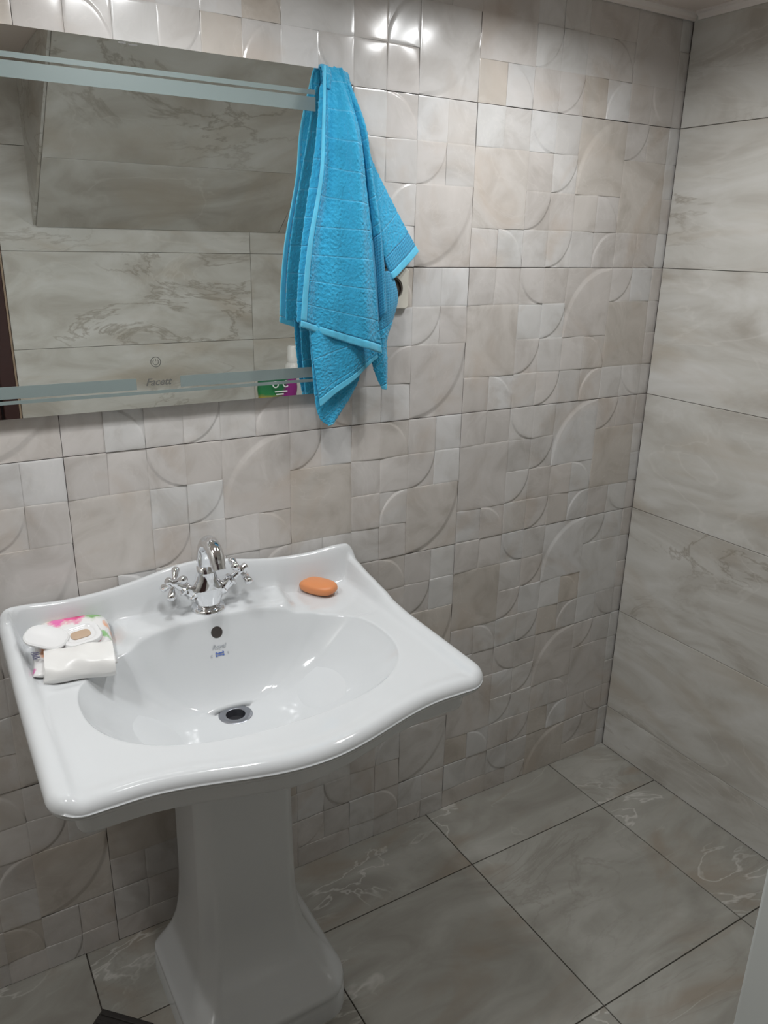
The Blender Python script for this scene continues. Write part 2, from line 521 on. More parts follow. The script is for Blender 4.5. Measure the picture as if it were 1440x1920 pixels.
def soffit_tile(u0, u1, s0, s1):
    # u from SX to the right wall, s up the slope
    me = box_me('tile', (0.0008, 0.0008, -0.004), (u1 - u0 - 0.0008, s1 - s0 - 0.0008, 0.006), 0.0009, 1)
    me.materials.append(M['marble_wall'])
    o = link('tile', me, None, wall_soffit)
    o.location = Vector((u0, Y_FRONT + 0.004, SZ)) + sd * s0
    o.rotation_euler = (ang, 0, 0)
for u0, u1 in ((SX, -0.404), (-0.404, -0.008)):
    for s0, s1 in ((0.004, 0.337), (0.337, 0.670), (0.670, sl - 0.012)):
        soffit_tile(u0, u1, s0, s1)
# tiled cheek on the soffit's left side
ck = prism('tile', [(Y_FRONT + 0.006, SZ + 0.004), (Y_FRONT + 0.006, CEIL - 0.001), (SY - 0.004, CEIL - 0.001)], SX - 0.008, SX)
ck.materials.append(M['marble_wall'])
link('tile', ck, None, wall_soffit)

# ---- cornice trims
def cove(name, length):
    prof = [(0, 0), (0, -0.017), (0.004, -0.017), (0.006, -0.011), (0.011, -0.006), (0.017, -0.004), (0.017, 0)]
    vs = [(0, -a, b) for a, b in prof] + [(length, -a, b) for a, b in prof]
    n = len(prof)
    fs = [(i, (i + 1) % n, (i + 1) % n + n, i + n) for i in range(n)] + [tuple(range(n)), tuple(range(n, 2 * n))]
    me = mk(name, vs, fs, False)
    bm = bmesh.new(); bm.from_mesh(me); bmesh.ops.recalc_face_normals(bm, faces=list(bm.faces)); bm.to_mesh(me); bm.free()
    return me
t1 = struct('trim_1', cove('trim_1', -X_LEFT - 0.006), M['trim']); t1.location = (X_LEFT + 0.003, -0.009, CEIL)
t2 = struct('trim_2', cove('trim_2', 0.93), M['trim']); t2.location = (-0.006, -0.026, CEIL); t2.rotation_euler = (0, 0, math.radians(-90))

# ---- doorway behind the camera: casing and leaf
door = struct('door_1', box_me('door_1', (DX0 + 0.055, Y_FRONT - 0.075, 0.004), (DX1 - 0.055, Y_FRONT - 0.035, DZ - 0.055), 0.003), M['door'])
for nm, lo, hi in (('casing', (DX0, Y_FRONT - 0.115, 0.0), (DX0 + 0.05, Y_FRONT + 0.012, DZ)), ('casing', (DX1 - 0.05, Y_FRONT - 0.115, 0.0), (DX1, Y_FRONT + 0.012, DZ)),
                   ('casing', (DX0 + 0.05, Y_FRONT - 0.115, DZ - 0.05), (DX1 - 0.05, Y_FRONT + 0.012, DZ))):
    link(nm, box_me(nm, lo, hi, 0.004), M['door'], door)
link('beading', box_me('beading', (DX1, Y_FRONT - 0.1, 0.0), (DX1 + 0.006, Y_FRONT + 0.010, DZ)), M['door_edge'], door)
for zlo, zhi in ((0.15, 0.85), (1.0, 1.8)):
    link('door_panel', box_me('door_panel', (DX0 + 0.16, Y_FRONT - 0.036, zlo), (DX1 - 0.16, Y_FRONT - 0.026, zhi), 0.008), M['door'], door)
hd = tube_me('door_handle', catmull([(-2.18, Y_FRONT - 0.036, 1.0), (-2.18, Y_FRONT + 0.005, 1.0), (-2.165, Y_FRONT + 0.012, 1.0), (-2.07, Y_FRONT + 0.012, 1.0)], 16), 0.008, 12, up=Vector((0, 0, 1)))
link('door_handle', hd, M['chrome'], door)

# ------------------------------------------------------------------ ceiling lamps (each lamp carries its own lights)
def ceiling_lamp(x, y, label, watts, rot, deep=0.0, spread=180):
    t = empty('ceiling_lamp', (x, y, CEIL))
    tag(t, label, 'ceiling lamp')
    link('lamp_plate', lathe_me('lamp_plate', [(0.0, 0.0), (0.10, 0.0), (0.105, -0.004), (0.10, -0.012), (0.0, -0.014)], 40), M['chrome'], t)
    for k in range(3):
        a = rot + k * 2 * math.pi / 3
        px, py = 0.065 * math.cos(a), 0.065 * math.sin(a)
        ho = link('bulb_holder', lathe_me('bulb_holder', [(0.012, 0.0), (0.014, -0.014), (0.024, -0.026), (0.026, -0.030 - deep), (0.024, -0.030 - deep), (0.0215, -0.024), (0.0, -0.022)], 24, cap=False), M['chrome'], t, (px, py, -0.012))
        link('bulb', lathe_me('bulb', [(0.0, -0.030), (0.012, -0.029), (0.018, -0.025), (0.018, -0.021), (0.0, -0.021)], 20), M['bulb'], ho)
        ld = bpy.data.lights.new('bulb_light', 'AREA'); ld.shape = 'DISK'; ld.size = 0.036; ld.energy = watts; ld.spread = math.radians(spread)
        ld.color = (0.975, 0.99, 1.0)
        lo = bpy.data.objects.new('bulb_light', ld); COL.objects.link(lo); lo.parent = ho; lo.location = (0, 0, -0.031)
    return t
ceiling_lamp(-1.33, -0.44, 'round three-bulb ceiling lamp above the washbasin', LAMP_SINK_W, 0.5, 0.0, 172)
ceiling_lamp(-2.06, -0.50, 'round three-bulb ceiling lamp by the left wall near the doorway', LAMP_LEFT_W, 0.9, 0.0, 168)
ceiling_lamp(-0.60, -0.40, 'round three-bulb ceiling lamp near the far tiled corner', LAMP_CORNER_W, 0.2, 0.0, 168)

# ------------------------------------------------------------------ washbasin
BX = -1.315
HW, VB, VFC = 0.370, 0.012, 0.555
def front_v(u):
    a = abs(u)
    b = 0.5 + 0.5 * math.cos(math.pi * min(a, 0.27) / 0.27)
    return VFC + 0.052 * b
def basin_outline(N=340):
    pts = []
    rb, rf = 0.03, 0.055
    for i in range(60): pts.append((-HW + rb + (2 * HW - 2 * rb) * i / 60, VB))
    for i in range(12):
        a = -math.pi / 2 + math.pi / 2 * i / 12; pts.append((HW - rb + rb * math.cos(a), VB + rb + rb * math.sin(a)))
    vf = front_v(HW)
    for i in range(50): pts.append((HW, VB + rb + (vf - rf - VB - rb) * i / 50))
    for i in range(16):
        a = math.pi / 2 * i / 16; pts.append((HW - rf + rf * math.cos(a), vf - rf + rf * math.sin(a)))
    for i in range(100):
        u = HW - rf - (2 * HW - 2 * rf) * i / 100; pts.append((u, front_v(u)))
    for i in range(16):
        a = math.pi / 2 + math.pi / 2 * i / 16; pts.append((-HW + rf + rf * math.cos(a), vf - rf + rf * math.sin(a)))
    for i in range(50): pts.append((-HW, vf - rf - (vf - rf - VB - rb) * i / 50))
    for i in range(12):
        a = math.pi + math.pi / 2 * i / 12; pts.append((-HW + rb + rb * math.cos(a), VB + rb + rb * math.sin(a)))
    P = [Vector((a, b)) for a, b in pts]
    L = [0.0]
    for i in range(len(P)): L.append(L[-1] + (P[(i + 1) % len(P)] - P[i]).length)
    out = []
    j = 0
    for k in range(N):
        s = L[-1] * k / N
        while L[j + 1] < s: j += 1
        f = (s - L[j]) / (L[j + 1] - L[j]); out.append(P[j].lerp(P[(j + 1) % len(P)], f))
    return out
OUT = basin_outline()
NB = len(OUT)
NRM = []
for i in range(NB):
    t = OUT[(i + 1) % NB] - OUT[i - 1]
    NRM.append(Vector((-t.y, t.x)).normalized())      # points inward for this winding
def inset(d): return [OUT[i] + NRM[i] * d for i in range(NB)]
SIDE = [(0.02, 0.876), (0.055, 0.852), (0.12, 0.838), (0.18, 0.828), (0.225, 0.817), (0.28, 0.8125), (0.60, 0.808)]
def zdeck(u, v):
    a = abs(u)
    eb, es = v - VB, HW - a
    ef = front_v(u) - v
    ztop = 0.873 + 0.031 * math.exp(-(u / 0.125) ** 2) + 0.006 * sstep(0.25, 0.33, a)
    zb = 0.802 + 0.0075 * (1 - sstep(0.026, 0.046, es)) * sstep(0.02, 0.10, v) + 0.004 * (1 - sstep(0.02, 0.05, ef)) * sstep(0.03, 0.06, es)
    zb += 0.020 * (1 - sstep(0.175, 0.20, a + 0.15 * v)) * (1 - sstep(0.13, 0.16, v))
    zb -= 0.004 * sstep(0.20, 0.215, a) * (1 - sstep(0.30, 0.325, a)) * (1 - sstep(0.215, 0.235, v))
    pb = 1 - sstep(0.022, 0.046, eb)
    ps = 1 - sstep(0.017, 0.038, es)
    z1 = zb + (ztop - zb) * pb
    z2 = zb + (table(SIDE, v) - zb) * ps
    return max(z1, z2)
BC = Vector((0, 0.305)); DR = Vector((0, 0.236))
def bowl_edge(p):
    d = p - BC; th = math.atan2(d.y, d.x)
    c, s = math.cos(th), math.sin(th)
    A_, B_ = 0.283, (0.200 if s > 0 else 0.176)
    n = 2.35
    r = (abs(c / A_) ** n + abs(s / B_) ** n) ** (-1 / n)
    return BC + Vector((c, s)) * r
EDG = [bowl_edge(p) for p in OUT]
rings = []      # list of (list of (u,v,z))
ZBOT = 0.662
TT = [0.085, 0.13, 0.2, 0.3, 0.4, 0.5, 0.6, 0.68, 0.75, 0.81, 0.86, 0.90, 0.93, 0.955, 0.975, 0.99]
for t in TT:
    ring = []
    for k in range(NB):
        q = DR + (EDG[k] - DR) * t
        if t < 0.15:
            dd = (EDG[k] - DR).normalized(); rr = 0.026 if t < 0.1 else 0.040
            q = DR + dd * rr
        ze = zdeck(EDG[k].x, EDG[k].y)
        zbowl = ZBOT + (ze - ZBOT) * t ** 2.7 - 0.003 * (1 - t)
        # straight steep rear wall of the bowl
        cu = max(-0.98, min(0.98, q.x / 0.283))
        v_rear = BC.y - 0.176 * (1 - abs(cu) ** 2.35) ** (1 / 2.35)
        zrear = (0.810 - 2.7 * (q.y - v_rear)) if t > 0.15 else 0.0
        kk = 0.010
        hh = max(kk - abs(zbowl - zrear), 0.0) / kk
        zz = max(zbowl, zrear) + hh * hh * kk * 0.25
        ring.append((q.x, q.y, min(zz, ze - 0.0005)))
    rings.append(ring)
RL = 0.019
I22 = inset(RL)
SS = [0.0, 0.015, 0.035, 0.07, 0.12, 0.18, 0.25, 0.32, 0.39, 0.46, 0.53, 0.60, 0.66, 0.72, 0.77, 0.82, 0.86, 0.90, 0.94, 0.97, 1.0]
for s in SS:
    ring = []
    for k in range(NB):
        q = EDG[k].lerp(I22[k], s)
        ring.append((q.x, q.y, zdeck(q.x, q.y)))
    rings.append(ring)
nb = len(TT)
# soften the lip between bowl and deck
for it in range(7):
    new = [list(r) for r in rings]
    for i in range(nb - 4, nb + 5):
        for k in range(NB):
            z = (rings[i - 1][k][2] + rings[i + 1][k][2]) * 0.25 + rings[i][k][2] * 0.5
            new[i][k] = (rings[i][k][0], rings[i][k][1], z)
    rings = new
top_z = [zdeck(q.x, q.y) for q in I22]
for ph in (18, 36, 54, 72, 90):
    a = math.radians(ph); q_ = inset(RL - RL * math.sin(a))
    rings.append([(q_[k].x, q_[k].y, top_z[k] - RL + RL * math.cos(a)) for k in range(NB)])
for f in (0.5, 1.0):
    rings.append([(OUT[k].x, OUT[k].y, (top_z[k] - RL) * (1 - f) + 0.790 * f) for k in range(NB)])
for ph in (110, 130, 150, 170):
    a = math.radians(ph); q_ = inset(0.016 - 0.016 * math.sin(a))
    rings.append([(q_[k].x, q_[k].y, 0.790 + 0.016 * math.cos(a)) for k in range(NB)])
for d, z in ((0.024, 0.7735), (0.029, 0.772), (0.0315, 0.767), (0.036, 0.736), (0.039, 0.729), (0.045, 0.7245), (0.055, 0.7235), (0.063, 0.729)):
    q_ = inset(d); rings.append([(q_[k].x, q_[k].y, z) for k in range(NB)])
q0 = rings[-1]
for f, z in ((0.25, 0.728), (0.5, 0.710), (0.75, 0.67), (1.0, 0.640)):
    ring = []
    for k in range(NB):
        d = Vector((q0[k][0], q0[k][1])) - DR; tgt = DR + d.normalized() * 0.05
        q = Vector((q0[k][0], q0[k][1])).lerp(tgt, f); ring.append((q.x, q.y, z))
    rings.append(ring)
vs = [(u, -v, z) for r in rings for u, v, z in r]
fs = []
for i in range(len(rings) - 1):
    for k in range(NB):
        a, b = i * NB + k, i * NB + (k + 1) % NB
        fs.append((a, b, b + NB, a + NB))
fs.append(tuple((len(rings) - 1) * NB + k for k in range(NB)))
me = mk('basin', vs, fs)
bm = bmesh.new(); bm.from_mesh(me); bmesh.ops.recalc_face_normals(bm, faces=list(bm.faces))
BVH = BVHTree.FromBMesh(bm)
bm.to_mesh(me); bm.free()
basin_t = empty('washbasin', (BX, 0, 0))
tag(basin_t, 'white glazed ceramic washbasin with scalloped back ledge on its pedestal', 'washbasin')
link('basin', me, M['ceramic'], basin_t)
zdr = rings[0][0][2]
link('drain_ring', lathe_me('drain_ring', [(0.0175, zdr - 0.02), (0.0185, zdr + 0.001), (0.021, zdr + 0.0025), (0.030, zdr + 0.0022), (0.0325, zdr + 0.0006), (0.031, zdr - 0.004), (0.026, zdr - 0.02)], 48, cap=False), M['steel_dull'], basin_t, (DR.x, -DR.y, 0.0))
link('drain_opening', lathe_me('drain_opening', [(0.0, zdr - 0.014), (0.019, zdr - 0.014), (0.019, zdr - 0.03), (0.0, zdr - 0.03)], 32), M['black'], basin_t, (DR.x, -DR.y, 0.0))
def on_basin(px, pz):
    """point and normal where a level line toward the wall, at height pz, meets the rear of the bowl"""
    h = BVH.ray_cast(Vector((px, -0.30, pz)), Vector((0, 1, 0)))
    return h[0], h[1]
hp, hn = on_basin(0.004, 0.7905)
if hn.y > 0: hn = -hn
mx = frame_to(hp + hn * 0.0006, hn)
link('overflow_opening', lathe_me('overflow_opening', [(0.0, 0.0), (0.0115, 0.0), (0.0118, -0.004), (0.0, -0.006)], 32, axis=mx), M['overflow'], basin_t)
def decal(name, me_, px, pz, mat, parent, lift=0.0012):
    hp, hn = on_basin(px, pz)
    if hn.y > 0: hn = -hn
    xax = Vector((1, 0, 0)); xax = (xax - hn * xax.dot(hn)).normalized(); yax = hn.cross(xax)
    mm = Matrix.Identity(4)
    for i in range(3): mm[i][0], mm[i][1], mm[i][2] = xax[i], yax[i], hn[i]
    mm.translation = hp + hn * lift
    me_.transform(mm)
    return link(name, me_, mat, parent)
decal('maker_name', text_me('maker_name', 'Royal', 0.0125, 0.35, 0.0001), 0.003, 0.7635, M['grey_print'], basin_t)
def emblem_me():
    bm = bmesh.new()
    def quad(pts): bm.faces.new([bm.verts.new((x, y, 0)) for x, y in pts])
    s = 0.001
    quad([(-9*s, 2*s), (-6*s, 5*s), (-6*s, 1*s), (-8*s, -1*s)]); quad([(9*s, 2*s), (8*s, -1*s), (6*s, 1*s), (6*s, 5*s)])
    quad([(-6.5*s, 2.4*s), (-2*s, 1.2*s), (-2*s, -0.6*s), (-6.5*s, 0.2*s)]); quad([(6.5*s, 2.4*s), (6.5*s, 0.2*s), (2*s, -0.6*s), (2*s, 1.2*s)])
    quad([(-2*s, 2.2*s), (2*s, 2.2*s), (2*s, -0.8*s), (-2*s, -0.8*s)])
    quad([(-9*s, -2.5*s), (-6*s, -1.5*s), (-5*s, -5*s), (-8.5*s, -5.5*s)]); quad([(9*s, -2.5*s), (8.5*s, -5.5*s), (5*s, -5*s), (6*s, -1.5*s)])
    quad([(-5.5*s, -2.6*s), (5.5*s, -2.6*s), (5.0*s, -4.0*s), (-5.0*s, -4.0*s)])
    me_ = bpy.data.meshes.new('emblem'); bm.to_mesh(me_); bm.free(); return me_
decal('emblem', emblem_me(), 0.003, 0.7505, M['blue_print'], basin_t)
decal('side_letter', text_me('side_letter', 'C', 0.007, 0, 0.0001), -0.014, 0.7485, M['grey_print'], basin_t)
decal('side_letter', text_me('side_letter', 'E', 0.007, 0, 0.0001), 0.020, 0.7485, M['grey_print'], basin_t)

# ------------------------------------------------------------------ pedestal
def ped_section(w, f, b, c, z, r=0.35, n=4):
    """rounded eight-sided section: half width w, front v=f, back v=b, corner cut c"""
    pts = [(-w + c, f), (w - c, f), (w, f - c * 1.35), (w, b + 0.02), (w - 0.02, b), (-w + 0.02, b), (-w, b + 0.02), (-w, f - c * 1.35)]
    out = []
    L = len(pts)
    for i in range(L):
        p, q, o = Vector(pts[i]), Vector(pts[(i + 1) % L]), Vector(pts[i - 1])
        d1, d2 = (o - p), (q - p)
        rr = min(0.4 * min(d1.length, d2.length), 0.011 if r < 0.5 else 0.06)
        A_, B_ = p + d1.normalized() * rr, p + d2.normalized() * rr
        for k in range(n + 1):
            t = k / n
            x = A_.lerp(p, t).lerp(p.lerp(B_, t), t)
            out.append((x.x, -x.y, z))
    return out
LV = [(0.100, 0.292, 0.10, 0.024, 0.638, 0), (0.101, 0.293, 0.10, 0.024, 0.55, 0), (0.103, 0.296, 0.10, 0.025, 0.36, 0), (0.105, 0.299, 0.10, 0.026, 0.24, 0),
      (0.109, 0.304, 0.099, 0.026, 0.185, 0), (0.116, 0.314, 0.098, 0.028, 0.142, 0), (0.129, 0.334, 0.096, 0.030, 0.108, 0), (0.146, 0.366, 0.094, 0.033, 0.084, 0),
      (0.159, 0.396, 0.092, 0.036, 0.070, 1), (0.167, 0.415, 0.091, 0.037, 0.062, 1), (0.169, 0.420, 0.090, 0.038, 0.052, 1), (0.1665, 0.417, 0.091, 0.038, 0.046, 1), (0.168, 0.420, 0.09, 0.038, 0.040, 1), (0.170, 0.422, 0.09, 0.038, 0.0, 1)]
secs = [ped_section(w_, f_, b_, c_, z_, r_) for w_, f_, b_, c_, z_, r_ in LV]
n = len(secs[0])
vs = [p for s in secs for p in s]
fs = [(i * n + k, i * n + (k + 1) % n, (i + 1) * n + (k + 1) % n, (i + 1) * n + k) for i in range(len(secs) - 1) for k in range(n)]
fs += [tuple(range(n)), tuple((len(secs) - 1) * n + k for k in range(n))]
me = mk('pedestal', vs, fs)
bm = bmesh.new(); bm.from_mesh(me); bmesh.ops.recalc_face_normals(bm, faces=list(bm.faces)); bm.to_mesh(me); bm.free()
ped = link('basin_pedestal', sharp(me, 60), M['ceramic'], None, (BX, 0, 0))
tag(ped, 'white ceramic eight-sided pedestal column flaring to a square foot under the washbasin', 'pedestal')

# ------------------------------------------------------------------ faucet
FX, FY, FZ = -1.309, -0.088, 0.8215
fa = empty('basin_faucet', (FX, FY, FZ))
tag(fa, 'chrome two-handle basin faucet with arched spout and cross handles', 'faucet')
link('base_flange', lathe_me('base_flange', [(0.0, 0.0), (0.0345, 0.0), (0.0345, 0.004), (0.032, 0.0075), (0.027, 0.010), (0.0, 0.010)], 40), M['chrome'], fa)
# body: oval sections
secs = []
for z, a, b in ((0.008, 0.025, 0.024), (0.016, 0.026, 0.023), (0.026, 0.030, 0.023), (0.038, 0.036, 0.0225), (0.047, 0.036, 0.021), (0.056, 0.029, 0.020), (0.066, 0.0225, 0.0185), (0.080, 0.0195, 0.0175), (0.095, 0.0180, 0.0165)):
    secs.append([(a * math.cos(2 * math.pi * k / 32), 0.001 + b * math.sin(2 * math.pi * k / 32), z) for k in range(32)])
n = 32
vs = [p for s in secs for p in s]
fs = [(i * n + k, i * n + (k + 1) % n, (i + 1) * n + (k + 1) % n, (i + 1) * n + k) for i in range(len(secs) - 1) for k in range(n)] + [tuple(reversed(range(n))), tuple((len(secs) - 1) * n + k for k in range(n))]
link('faucet_body', mk('faucet_body', vs, fs), M['chrome'], fa)
path = catmull([(0, 0.001, 0.085), (0, 0.001, 0.108), (0, -0.005, 0.132), (0, -0.023, 0.149), (0, -0.046, 0.149), (0, -0.064, 0.137), (0, -0.073, 0.120)], 30)
link('spout', tube_me('spout', path, [0.0182 - 0.0036 * i / 30 for i in range(31)], 24, flat=0.90), M['chrome'], fa)
tipd = (path[-1] - path[-3]).normalized()
link('aerator', lathe_me('aerator', [(0.0, -0.002), (0.0135, -0.002), (0.0135, 0.009), (0.0115, 0.010), (0.0, 0.008)], 28, axis=frame_to(path[-1], tipd)), M['chrome'], fa)
for sgn in (-1, 1):
    ax = Vector((0.78 * sgn, -0.10, 0.60)).normalized()
    p0 = Vector((0.024 * sgn, 0.0, 0.036))
    link('valve_stem', lathe_me('valve_stem', [(0.0, 0.0), (0.0135, 0.0), (0.0150, 0.006), (0.0150, 0.010), (0.0125, 0.012), (0.0125, 0.028), (0.0145, 0.030), (0.0140, 0.034), (0.0075, 0.038), (0.0065, 0.052), (0.0, 0.052)], 28, axis=frame_to(p0, ax)), M['chrome'], fa)
    hc = p0 + ax * 0.056
    hub = link('cross_handle', lathe_me('cross_handle', [(0.0, -0.006), (0.008, -0.005), (0.0095, 0.0), (0.0095, 0.006), (0.0075, 0.010), (0.0085, 0.013), (0.0065, 0.017), (0.0, 0.0185)], 24, axis=frame_to((0, 0, 0), ax)), M['chrome'], fa, hc)
    s1 = ax.cross(Vector((0, 0, 1))).normalized(); s2 = ax.cross(s1).normalized()
    for k in range(4):
        a = math.radians(38 + 90 * k)
        d = s1 * math.cos(a) + s2 * math.sin(a)
        link('handle_arm', lathe_me('handle_arm', [(0.0, 0.004), (0.0050, 0.005), (0.0046, 0.011), (0.0060, 0.017), (0.0082, 0.027), (0.0080, 0.0315), (0.0058, 0.035), (0.0, 0.0365)], 18, axis=frame_to((0, 0, 0), d)), M['chrome'], hub)

# ------------------------------------------------------------------ soap bar
def superell(name, a, b, c, e1=0.55, e2=0.6, n=40, m_=22, waist=0.0):
    def pw(x, e): return math.copysign(abs(x) ** e, x)
    vs, fs = [], []
    for i in range(m_ + 1):
        ph = -math.pi / 2 + math.pi * i / m_
        for k in range(n):
            th = 2 * math.pi * k / n
            x = a * pw(math.cos(ph), e1) * pw(math.cos(th), e2); y = b * pw(math.cos(ph), e1) * pw(math.sin(th), e2); z = c * pw(math.sin(ph), e1)
            vs.append((x, y * (1 - waist * (1 - (x / a) ** 2)), z))
    for i in range(m_):
        for k in range(n):
            p, q = i * n + k, i * n + (k + 1) % n
            fs.append((p, q, q + n, p + n))
    return mk(name, vs, fs)
soap = link('soap_bar', superell('soap_bar', 0.044, 0.027, 0.014, 0.75, 0.72), M['soap'], None, (-1.058, -0.078, 0.8118))
soap.rotation_euler = (math.radians(3), math.radians(-2), math.radians(-62))
tag(soap, 'orange-brown rounded bar of soap on the washbasin ledge', 'soap')

# ------------------------------------------------------------------ wet wipes pack
def floral():
    N = NT('floral_wrap')
    tc = N.n.new('ShaderNodeTexCoord')
    nz = N.n.new('ShaderNodeTexNoise'); nz.inputs['Scale'].default_value = 60; nz.inputs['Detail'].default_value = 3
    N.lk(tc.outputs['Object'], nz.inputs['Vector'])
    sc = N.n.new('ShaderNodeVectorMath'); sc.operation = 'SCALE'; sc.inputs['Scale'].default_value = 0.03
    N.lk(nz.outputs['Color'], sc.inputs[0])
    ad = N.n.new('ShaderNodeVectorMath'); ad.operation = 'ADD'; N.lk(tc.outputs['Object'], ad.inputs[0]); N.lk(sc.outputs[0], ad.inputs[1])
    col = (0.80, 0.79, 0.78)
    for (x, y), r, c in (((-0.02, 0.062), 0.032, (0.80, 0.55, 0.42)), ((0.006, 0.056), 0.026, (0.78, 0.10, 0.30)), ((-0.024, 0.048), 0.018, (0.80, 0.18, 0.45)), ((0.010, 0.060), 0.011, (0.55, 0.03, 0.14)),
                       ((0.040, 0.056), 0.020, (0.22, 0.42, 0.16)), ((0.024, 0.074), 0.013, (0.35, 0.55, 0.28)), ((0.070, 0.030), 0.014, (0.85, 0.45, 0.28)), ((-0.043, -0.022), 0.017, (0.75, 0.36, 0.20)),
                       ((-0.072, -0.058), 0.011, (0.80, 0.22, 0.48)), ((0.055, 0.0), 0.012, (0.30, 0.55, 0.25)), ((-0.01, -0.035), 0.012, (0.82, 0.25, 0.28)), ((0.04, -0.008), 0.010, (0.82, 0.15, 0.2))):
        vd = N.n.new('ShaderNodeVectorMath'); vd.operation = 'DISTANCE'
        sx = N.n.new('ShaderNodeVectorMath'); sx.operation = 'MULTIPLY'; sx.inputs[1].default_value = (1, 1, 0)
        N.lk(ad.outputs[0], sx.inputs[0]); N.lk(sx.outputs[0], vd.inputs[0]); vd.inputs[1].default_value = (x + 0.015, y + 0.015, 0)
        f = N.ramp(N.math('DIVIDE', vd.outputs['Value'], r), [(0.55, (1, 1, 1)), (1.0, (0, 0, 0))])
        col = N.mix(f, col, c)
    N.lk(col, N.b.inputs['Base Color']); N.set(Roughness=0.14)
    return N.mat
M['floral'] = floral()
wp = empty('wet_wipes_pack', (-1.574, -0.125, 0.8005), math.radians(-8))
tag(wp, 'white floral soft pack of wet wipes with its plastic lid flipped open', 'wipes pack')
def cushion(name, w_, d_, h_, seed, n=26, crumple=0.0022, slope=0.0, x_in=0.0):
    rnd = random.Random(seed)
    ph = [(rnd.uniform(20, 70), rnd.uniform(20, 70), rnd.uniform(0, 6.28)) for _ in range(5)]
    vs, fs = [], []
    def prof(a): return (1 - abs(a) ** 5) ** 0.5 if abs(a) < 1 else 0.0
    for side in (1, 0):
        for j in range(n + 1):
            for i in range(n + 1):
                a, b = -1 + 2 * i / n, -1 + 2 * j / n
                x, y = a * w_ / 2 * (1 - x_in * (b + 1) / 2), b * d_ / 2
                e = prof(a) * prof(b)
                cr = sum(math.sin(p * x + q * y + r) for p, q, r in ph) / 5 * crumple * e
                top = 0.010 + (h_ - 0.010) * e * (1 + slope * b) + cr
                bot = 0.010 - 0.010 * min(1.0, e * 1.6)
                vs.append((x, y, top if side else bot))
    m1 = (n + 1) ** 2
    for s in (0, 1):
        for j in range(n):
            for i in range(n):
                q = s * m1 + j * (n + 1) + i
                f = (q, q + 1, q + n + 2, q + n + 1)
                fs.append(f if s == 0 else tuple(reversed(f)))
    me_ = mk(name, vs, fs)
    bm = bmesh.new(); bm.from_mesh(me_); bmesh.ops.remove_doubles(bm, verts=list(bm.verts), dist=1e-5); bmesh.ops.recalc_face_normals(bm, faces=list(bm.faces)); bm.to_mesh(me_); bm.free()
    for p in me_.polygons: p.use_smooth = True
    return me_
link('wrap', cushion('wrap', 0.138, 0.150, 0.038, 3, slope=0.85), M['floral'], wp, (0, 0.008, 0))
# white folded end in front: a ridged block
def fold_block():
    prof = [(-0.034, 0.0), (-0.038, 0.010), (-0.034, 0.024), (-0.024, 0.034), (-0.004, 0.041), (0.014, 0.043), (0.024, 0.038), (0.026, 0.020), (0.022, 0.0)]
    pts = catmull([(0, a, b) for a, b in prof], 34)
    rnd = random.Random(5); nx = 22
    vs, fs = [], []
    for i in range(nx + 1):
        x = -0.060 + 0.118 * i / nx
        k = 1.0 - 0.10 * (1 - i / nx)
        for j, p in enumerate(pts):
            w_ = 0.0016 * math.sin(70 * x + j * 0.55) + 0.0012 * math.sin(130 * x - j * 0.3)
            vs.append((x + (0.012 * (p.z / 0.05) if i == 0 else 0), p.y * (0.95 + 0.06 * math.sin(i * 0.4)) - 0.01 * (i / nx), max(0.0, p.z * k + (w_ if p.z > 0.012 else 0))))
    n = len(pts)
    for i in range(nx):
        for j in range(n - 1):
            q = i * n + j
            fs.append((q, q + 1, q + n + 1, q + n))
        fs.append((i * n + n - 1, i * n, (i + 1) * n, (i + 1) * n + n - 1))
    fs.append(tuple(range(n))); fs.append(tuple(reversed([nx * n + j for j in range(n)])))
    me_ = mk('folded_end', vs, fs)
    bm = bmesh.new(); bm.from_mesh(me_); bmesh.ops.recalc_face_normals(bm, faces=list(bm.faces)); bm.to_mesh(me_); bm.free()
    return sharp(me_, 55)
link('folded_end', fold_block(), M['paper'], wp, (0.006, -0.048, 0.0))
def rrect(w_, d_, r, n=8):
    out = []
    for cx, cy, a0 in ((w_/2 - r, d_/2 - r, 0), (-w_/2 + r, d_/2 - r, 90), (-w_/2 + r, -d_/2 + r, 180), (w_/2 - r, -d_/2 + r, 270)):
        for k in range(n + 1):
            a = math.radians(a0 + 90 * k / n); out.append((cx + r * math.cos(a), cy + r * math.sin(a)))
    return out
def plate_rings(name, rows, r_over=None):
    """rows of (w,d,r,z) lofted, capped both ends"""
    vs, fs = [], []
    for w_, d_, r, z in rows: vs += [(x, y, z) for x, y in rrect(w_, d_, r)]
    n = len(rrect(1, 1, 0.1))
    for i in range(len(rows) - 1):
        for k in range(n):
            a, b = i * n + k, i * n + (k + 1) % n; fs.append((a, b, b + n, a + n))
    fs.append(tuple(reversed(range(n)))); fs.append(tuple((len(rows) - 1) * n + k for k in range(n)))
    me_ = mk(name, vs, fs)
    bm = bmesh.new(); bm.from_mesh(me_); bmesh.ops.recalc_face_normals(bm, faces=list(bm.faces)); bm.to_mesh(me_); bm.free()
    return sharp(me_, 45)
rim = link('lid_frame', plate_rings('lid_frame', [(0.070, 0.056, 0.020, 0.0), (0.070, 0.056, 0.020, 0.004), (0.066, 0.052, 0.018, 0.007), (0.056, 0.042, 0.016, 0.0075), (0.050, 0.036, 0.014, 0.005), (0.046, 0.032, 0.012, 0.004)]), M['plastic'], wp, (0.014, 0.000, 0.0395))
rim.rotation_euler = (math.radians(16), math.radians(-3), math.radians(14))
